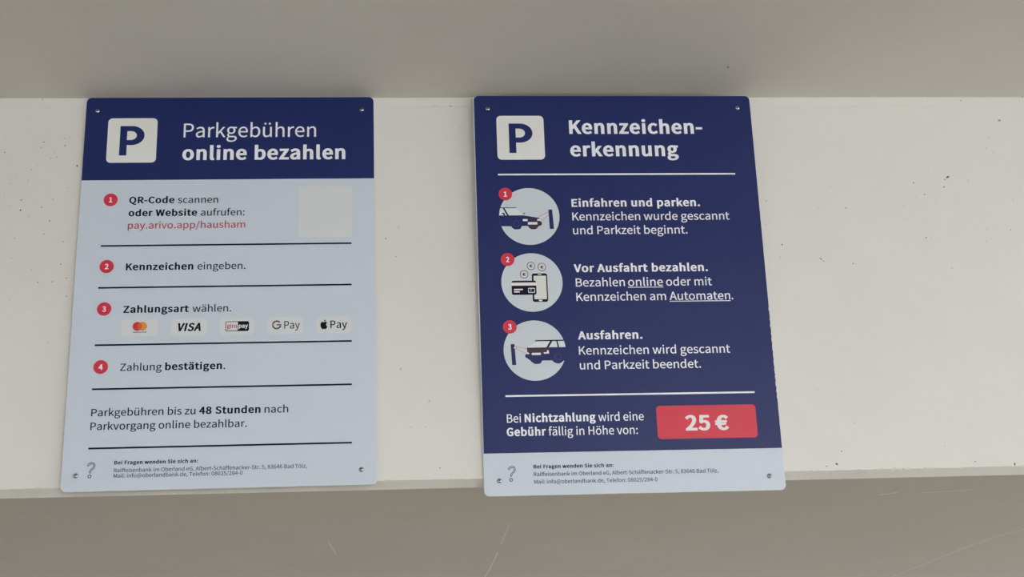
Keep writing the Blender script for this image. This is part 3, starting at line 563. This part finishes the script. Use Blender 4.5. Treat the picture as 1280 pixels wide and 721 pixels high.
# ---- left sign: how to pay online
W1, H1 = 420.7, 587.0
pay = place('parking_sign', (-453.83, 1902.51-1.8, 973.53), (-33.15, 1902.51-1.8, 974.35), (-452.70, 1899.1-1.8, 386.55), W1, H1,
            'pale blue sign with navy header about paying parking fees online, left on the beam')
panel(pay, W1, H1, 7.5)
def band(w, v0, v1, r, top, left=0.45):
    p = rrect(left, v0, w-0.45, v1, r, 8)
    if top: p = [q for q in p if q[1] > -(v1-r-0.01)] ; return p[:0]+[(w-0.45, -v1)]+p+[(left, -v1)]
    return p
prints('header_band', [([band(W1, 0.45, 133.2, 7.2, True)], 'navy', 0)], pay, 0)
parking_symbol(pay, 33.4, 34.1, 104.4, 105.6)
line(pay, 'heading_text', [('Parkgebühren', 0, 142.6, 335.4)], 65.4, 22.3, 'white')
line(pay, 'heading_text', [('online bezahlen', 1, 142.0, 378.3)], 102.1, 22.2, 'white')
for d, v in (('1', 164.0), ('2', 266.2), ('3', 329.6), ('4', 414.0)): badge(pay, 43.4, v, d)
line(pay, 'text_line', [('QR-Code', 1, 69.6, 133.6), ('scannen', 0, 138.3, 195.8)], 169.9, 10.3, 'ink')
line(pay, 'text_line', [('oder Website', 1, 69.6, 166.4), ('aufrufen:', 0, 171.7, 233.9)], 189.9, 10.3, 'ink')
line(pay, 'web_address', [('pay.arivo.app/hausham', 0, 69.6, 235.3)], 209.0, 10.3, 'red_ink')
line(pay, 'text_line', [('Kennzeichen', 1, 70.0, 164.0), ('eingeben.', 0, 169.8, 237.1)], 272.4, 10.3, 'ink')
line(pay, 'text_line', [('Zahlungsart', 1, 69.6, 160.0), ('wählen.', 0, 165.0, 218.7)], 335.9, 10.3, 'ink')
line(pay, 'text_line', [('Zahlung', 0, 69.8, 126.2), ('bestätigen', 1, 130.7, 208.3), ('.', 0, 210.3, 212.7)], 420.1, 10.3, 'ink')
line(pay, 'text_line', [('Parkgebühren bis zu', 0, 34.5, 174.3), ('48 Stunden', 1, 179.1, 262.3), ('nach', 0, 267.7, 300.0)], 483.7, 10.3, 'ink')
line(pay, 'text_line', [('Parkvorgang online bezahlbar.', 0, 34.5, 244.2)], 502.9, 10.3, 'ink')
for v in (235.0, 298.2, 382.5, 445.6, 528.4):
    prints('divider_line', [([bar(33.5, v, 387.0, v, 2.5)], 'ink', 0)], pay, 2)
prints('blank_square', [([rrect(311.4, 145.2, 387.2, 225.2, .4)], 'pill', 0)], pay, 2)

def pill(x0, x1): return prints('payment_badge', [([rrect(x0, 345.4, x1, 370.6, 6)], 'pill', 0)], pay, 2)
b = pill(68.3, 118.6)
prints('card_logo', [([circ(90.2, 355.9, 6.5)], 'logo_red', 0), ([circ(97.0, 356.0, 6.5)], 'logo_orange', 0),
                     ([clip(circ(90.2, 355.9, 6.5), 97.0, 356.0, 6.5)], 'logo_mid', 1),
                     (run('mastercard', 1, 84.6, 102.8, 365.3, 1.9), 'ink', 0)], b, 3)
b = pill(135.9, 185.6)
prints('card_logo', [(run('VISA', 1, 143.6, 177.6, 364.1, 11.9, 0.2, 1.25), 'ink', 0)], b, 3)
b = pill(203.4, 251.0)
prints('pay_logo', [([rrect(211.3, 350.8, 243.9, 365.3, 2.2)], 'black', 0), ([rrect(212.2, 351.7, 228.6, 364.4, 1.4)], 'pill', 1),
                    (run('giro', 1, 213.6, 227.6, 360.6, 6.0, 0, .8), 'red_ink', 2), (run('pay', 1, 229.8, 242.4, 360.6, 6.0, 0, .8), 'white', 2)], b, 3)
b = pill(269.9, 319.4)
def arc(cx, cv, r0, r1, a0, a1, n=12):
    A = [math.radians(a0+(a1-a0)*k/n) for k in range(n+1)]
    return [(cx+r1*math.cos(t), -cv+r1*math.sin(t)) for t in A] + [(cx+r0*math.cos(t), -cv+r0*math.sin(t)) for t in A[::-1]]
prints('pay_logo', [([arc(282.4, 357.0, 4.3, 6.6, 40, 155)], 'g_red', 0), ([arc(282.4, 357.0, 4.3, 6.6, 155, 205)], 'g_yellow', 0),
                    ([arc(282.4, 357.0, 4.3, 6.6, 205, 310)], 'g_green', 0),
                    ([arc(282.4, 357.0, 4.3, 6.6, 310, 360), [(282.4, -356.0), (282.4, -357.9), (288.5, -357.9), (288.7, -356.0)]], 'g_blue', 0),
                    (run('Pay', 1, 292.8, 314.6, 362.8, 11.2, 0, .2), 'grey_ink', 0)], b, 3)
b = pill(337.7, 386.4)
AP = [(0, 3.0), (1.4, 3.9), (3.2, 3.9), (4.6, 2.6), (3.3, 1.0), (3.1, -0.9), (3.8, -2.4), (4.9, -3.2), (3.9, -5.4), (2.5, -7.0), (1.3, -7.0),
      (0, -6.5), (-1.4, -7.0), (-2.6, -6.9), (-4.0, -5.0), (-4.9, -2.0), (-4.8, 1.2), (-3.4, 3.5), (-1.6, 3.9)]
LF = [(0.0, 3.9), (0.1, 5.4), (1.2, 6.7), (2.6, 7.2), (2.5, 5.8), (1.4, 4.4)]
prints('pay_logo', [([[(348.2+x, -357.4+y) for x, y in smooth(AP, 2)], [(348.2+x, -357.4+y) for x, y in smooth(LF, 2)]], 'black', 0),
                    (run('Pay', 1, 357.2, 380.7, 363.1, 11.2, 0, .35), 'black', 0)], b, 3)
question_mark(pay, 38.4, 558.0)
footer(pay, (551.2, 561.8, 569.2))
for x, v, t in ((16.7, 22.2, 20), (402.7, 21.6, 60), (19.3, 565.3, 5), (399.7, 566.0, 35)): screw(pay, x, v, t)

# ---- right sign: number plate recognition
W2, H2 = 419.6, 600.5
plate = place('parking_sign', (114.74, 1886.66-1.3, 968.46), (534.30, 1886.66-1.3, 967.52), (113.40, 1902.5-1.3, 368.18), W2, H2,
              'navy blue sign about number plate recognition with red 25 euro box, right on the beam')
panel(plate, W2, H2, 7.5)
prints('blue_field', [([band(W2, 0.45, 541.6, 7.2, True, 0.95)], 'navy', 0)], plate, 0)
prints('edge_wear', [([bar(W2-.7+.12*math.sin(v*1.7), v, W2-.7+.12*math.sin(v*1.7), v+l, .55) for v, l in
                       ((336, 5), (352, 3), (361, 4), (374, 3), (381, 6), (392, 9), (404, 7), (414, 9), (426, 8), (437, 5), (446, 7), (458, 3), (466, 4))], 'white_warm', 0)], plate, 1)
parking_symbol(plate, 33.6, 33.2, 104.0, 103.9)
line(plate, 'heading_text', [('Kennzeichen-', 1, 141.8, 343.0)], 62.7, 22.2, 'white')
line(plate, 'heading_text', [('erkennung', 1, 141.8, 304.2)], 98.9, 22.2, 'white')
for v in (127.5, 461.0): prints('divider_line', [([bar(33.4, v, 387.2, v, 2.5)], 'white', 0)], plate, 2)
line(plate, 'text_line', [('Einfahren und parken.', 1, 139.8, 330.3)], 178.8, 12.2, 'white')
line(plate, 'text_line', [('Kennzeichen wurde gescannt', 0, 140.0, 372.8)], 200.0, 12.2, 'white')
line(plate, 'text_line', [('und Parkzeit beginnt.', 0, 140.0, 308.7)], 221.4, 12.2, 'white')
line(plate, 'text_line', [('Vor Ausfahrt bezahlen.', 1, 138.3, 334.4)], 279.7, 12.2, 'white')
line(plate, 'text_line', [('Bezahlen', 0, 140.2, 211.4), ('online', 0, 216.0, 266.9), ('oder mit', 0, 271.5, 338.6)], 301.3, 12.2, 'white', 2,
     [([bar(215.6, 303.3, 267.2, 303.3, 1.1)], 'white', 0)])
line(plate, 'text_line', [('Kennzeichen am', 0, 140.0, 270.0), ('Automaten', 0, 275.1, 363.8), ('.', 0, 365.7, 368.1)], 323.0, 12.2, 'white', 2,
     [([bar(274.8, 325.0, 364.0, 325.0, 1.1)], 'white', 0)])
line(plate, 'text_line', [('Ausfahren.', 1, 139.4, 232.0)], 380.4, 12.1, 'white')
line(plate, 'text_line', [('Kennzeichen wird gescannt', 0, 139.8, 357.2)], 402.6, 12.1, 'white')
line(plate, 'text_line', [('und Parkzeit beendet.', 0, 140.0, 313.2)], 424.1, 12.1, 'white')
line(plate, 'text_line', [('Bei', 0, 34.4, 54.0), ('Nichtzahlung', 1, 59.1, 158.5), ('wird eine', 0, 162.3, 226.5)], 498.7, 11.7, 'white')
line(plate, 'text_line', [('Gebühr', 1, 33.5, 88.1), ('fällig in Höhe von:', 0, 91.8, 216.8)], 517.9, 11.7, 'white')
fee = prints('fee_box', [([rrect(244.7, 478.6, 386.3, 525.9, 5)], 'red', 0)], plate, 2)
prints('fee_text', [(run('25', 1, 284.5, 319.9, 514.6, 21.9, 0, 1.15) + run('€', 1, 327.0, 346.4, 514.6, 21.9, 0, 1.15), 'white_warm', 0)], fee, 3)

def icon(cv, ox, oy, sx, sy):
    """disc part and a function from drawing units to paper mm"""
    cx = 77.1; r = 44.1
    d = prints('icon_disc', [([circ(cx, cv, r, 72)], 'disc', 0)], plate, 2)
    to = lambda pts: [(cx+(x-ox)*sx, -(cv+(y-oy)*sy)) for x, y in pts]
    cl = lambda pts: clip(to(pts), cx, cv, r-0.02)
    return d, to, cl, sx, sy, cx, cv
def ell(x, y, rx, ry=None, n=24): return [(x+rx*math.cos(2*math.pi*k/n), y-(ry or rx)*math.sin(2*math.pi*k/n)) for k in range(n)]
def ccw(p): return p if sarea(p) > 0 else p[::-1]
def stroke(pts, w):
    out = []
    for (x0, y0), (x1, y1) in zip(pts, pts[1:]):
        l = math.hypot(x1-x0, y1-y0); nx, ny = -(y1-y0)/l*w/2, (x1-x0)/l*w/2
        out.append([(x0+nx, y0+ny), (x0-nx, y0-ny), (x1-nx, y1-ny), (x1+nx, y1+ny)])
    return out
def rr(x0, y0, x1, y1, r): return [(x, -y) for x, y in rrect(x0, y0, x1, y1, r, 5)]

# entering car
d, to, cl, *_ = icon(193.2, 370, 304, .1948, .2068)
prints('scan_beam', [([to([(518, 270), (432, 312), (458, 342), (524, 285)])], 'beam_print', 0)] +
       [([to(s)], 'beam_line', 1) for s in stroke([(518, 270), (432, 312)], 2.6) + stroke([(524, 286), (456, 342)], 2.6)], d, 3)
prints('car', [
    ([cl([(130, 237), (272, 237), (272, 242), (130, 242)])], 'ink', 1),
    ([cl([(190, 243), (270, 243), (336, 298), (215, 298)])], 'glassp', 0),
    ([cl([(130, 246), (172, 246), (199, 298), (130, 298)])], 'glassp', 0),
    ([cl([(172, 240), (183, 240), (218, 299), (205, 299)])], 'ink', 2),
    ([cl([(160, 280), (178, 276), (186, 284), (189, 298), (180, 298), (174, 287)])], 'ink', 3),
    ([to(ell(331, 284, 9, 4))], 'ink', 1),
    ([cl([(100, 297), (322, 297), (445, 317), (450, 340), (462, 352), (462, 366), (448, 376), (436, 378), (424, 396), (408, 402), (384, 402), (368, 394), (356, 377),
          (311, 377), (302, 396), (286, 402), (258, 402), (242, 394), (232, 378), (100, 378)])], 'navy', 4),
    ([to([(352, 322), (445, 322), (450, 340), (462, 352), (462, 366), (448, 376), (436, 378), (424, 393), (404, 398), (386, 396), (372, 386), (360, 372)])], 'plum', 5),
    ([to(ell(272, 360, 25)), to(ell(272, 360, 20))], 'hub', 5),
    ([to(rr(319, 325, 356, 341, 4))], 'plate', 6), ([to([(428, 325), (446, 325), (456, 339), (428, 339)])], 'plate', 6),
    ([to(rr(357, 348, 428, 367, 4))], 'plate', 6)], d, 3)
prints('camera_post', [([to([(515, 257), (518, 254), (541, 254), (544, 257), (551, 399), (520, 401)])], 'navy', 0),
                       ([to(ell(521, 281, 7)), to(ell(521, 281, 4))], 'plum', 1)], d, 4)
badge(plate, 43.2, 158.4, '1', 9.9, 4)

# paying by card and phone
d, to, cl, *_ = icon(294.3, 390, 318.5, .1919, .2006)
for x, y in ((387, 195), (469, 204), (333, 258)):
    e = to(rr(x-12, y-13, x+12, y+13, 1)); ex0 = min(p[0] for p in e); ex1 = max(p[0] for p in e); ev = -min(p[1] for p in e)
    prints('coin', [([to(ell(x, y, 31))], 'ink', 0), ([to(ell(x, y, 26.5))], 'beam_print', 1), (run('€', 1, ex0, ex1, ev-.2, 4.8), 'ink', 2)], d, 3)
prints('phone', [([to(rr(390, 252, 506, 466, 16))], 'ink', 0), ([to(rr(403, 270, 497, 446, 3))], 'screen', 1),
                 ([to(rr(436, 258, 464, 263, 2))], 'plate', 1), ([to(rr(436, 450, 462, 461, 2))], 'plate', 1)], d, 3)
prints('bank_card', [([to(rr(236, 306, 421, 412, 13))], 'ink', 0), ([to([(235, 320), (422, 320), (422, 343), (235, 343)])], 'plate', 1),
                     ([to(rr(252, 367, 320, 377, 2))], 'plate', 1), ([to(rr(252, 384, 296, 394, 2))], 'plate', 1),
                     ([to(rr(359, 361, 410, 397, 6))], 'glassp', 1), ([to(rr(364, 366, 405, 392, 3))], 'ink', 2),
                     ([to(rr(378, 366, 383, 392, 1)), to(rr(392, 366, 396, 392, 1)), to(rr(383, 377, 392, 381, 1))], 'glassp', 3)], d, 5)
badge(plate, 43.1, 259.5, '2', 9.9, 4)

# leaving car
d, to, cl, *_ = icon(395.5, 408.7, 348.6, .189, .1945)
prints('scan_beam', [([to([(262, 318), (350, 334), (352, 374), (262, 332)])], 'beam_print', 0)] +
       [([to(s)], 'beam_line', 1) for s in stroke([(268, 320), (352, 335)], 2.6) + stroke([(266, 331), (346, 371)], 2.6)], d, 3)
prints('car', [
    ([cl([(418, 272), (700, 270), (700, 279), (410, 281)])], 'ink', 2),
    ([to([(424, 281), (532, 281), (500, 330), (352, 330)])], 'glassp', 0),
    ([to([(528, 278), (545, 278), (512, 330), (496, 330)])], 'ink', 2),
    ([to([(545, 281), (575, 281), (584, 325), (518, 325)])], 'glassp', 1),
    ([to([(572, 279), (582, 279), (594, 330), (583, 330)])], 'ink', 2),
    ([cl([(586, 281), (700, 281), (700, 325), (596, 325)])], 'glassp', 1),
    ([cl([(350, 328), (700, 326), (700, 425), (629, 425), (612, 436), (600, 446), (582, 450), (560, 446), (546, 436), (534, 425), (461, 426), (452, 444), (436, 451), (406, 451), (388, 440), (374, 426),
          (350, 407), (338, 402), (334, 385), (344, 376), (352, 360)])], 'navy', 4),
    ([to([(350, 330), (498, 330), (516, 350), (516, 376), (470, 376), (452, 384), (386, 384), (348, 378), (352, 360)])], 'plum', 5),
    ([to(ell(581, 400, 26)), to(ell(581, 400, 20))], 'hub', 5),
    ([to([(345, 365), (360, 363), (367, 376), (348, 376)])], 'plate', 6),
    ([to([(475, 364), (499, 364), (501, 349), (513, 349), (515, 374), (476, 375)])], 'plate', 6),
    ([to(rr(385, 367, 453, 384, 4))], 'plate', 6)], d, 3)
prints('camera_post', [([to([(230, 302), (234, 299), (254, 299), (259, 302), (266, 455), (236, 456)])], 'navy', 0),
                       ([to(ell(262, 327, 11))], 'beam_line', 1), ([to(ell(262, 327, 7))], 'plate', 2)], d, 4)
badge(plate, 43.0, 360.5, '3', 9.9, 4)
question_mark(plate, 38.4, 570.2)
footer(plate, (563.7, 574.2, 584.7))
for x, v, t in ((21.3, 21.9, 30), (399.3, 20.5, 70), (21.3, 579.7, 0), (397.6, 580.6, 45)): screw(plate, x, v, t, 40.0)
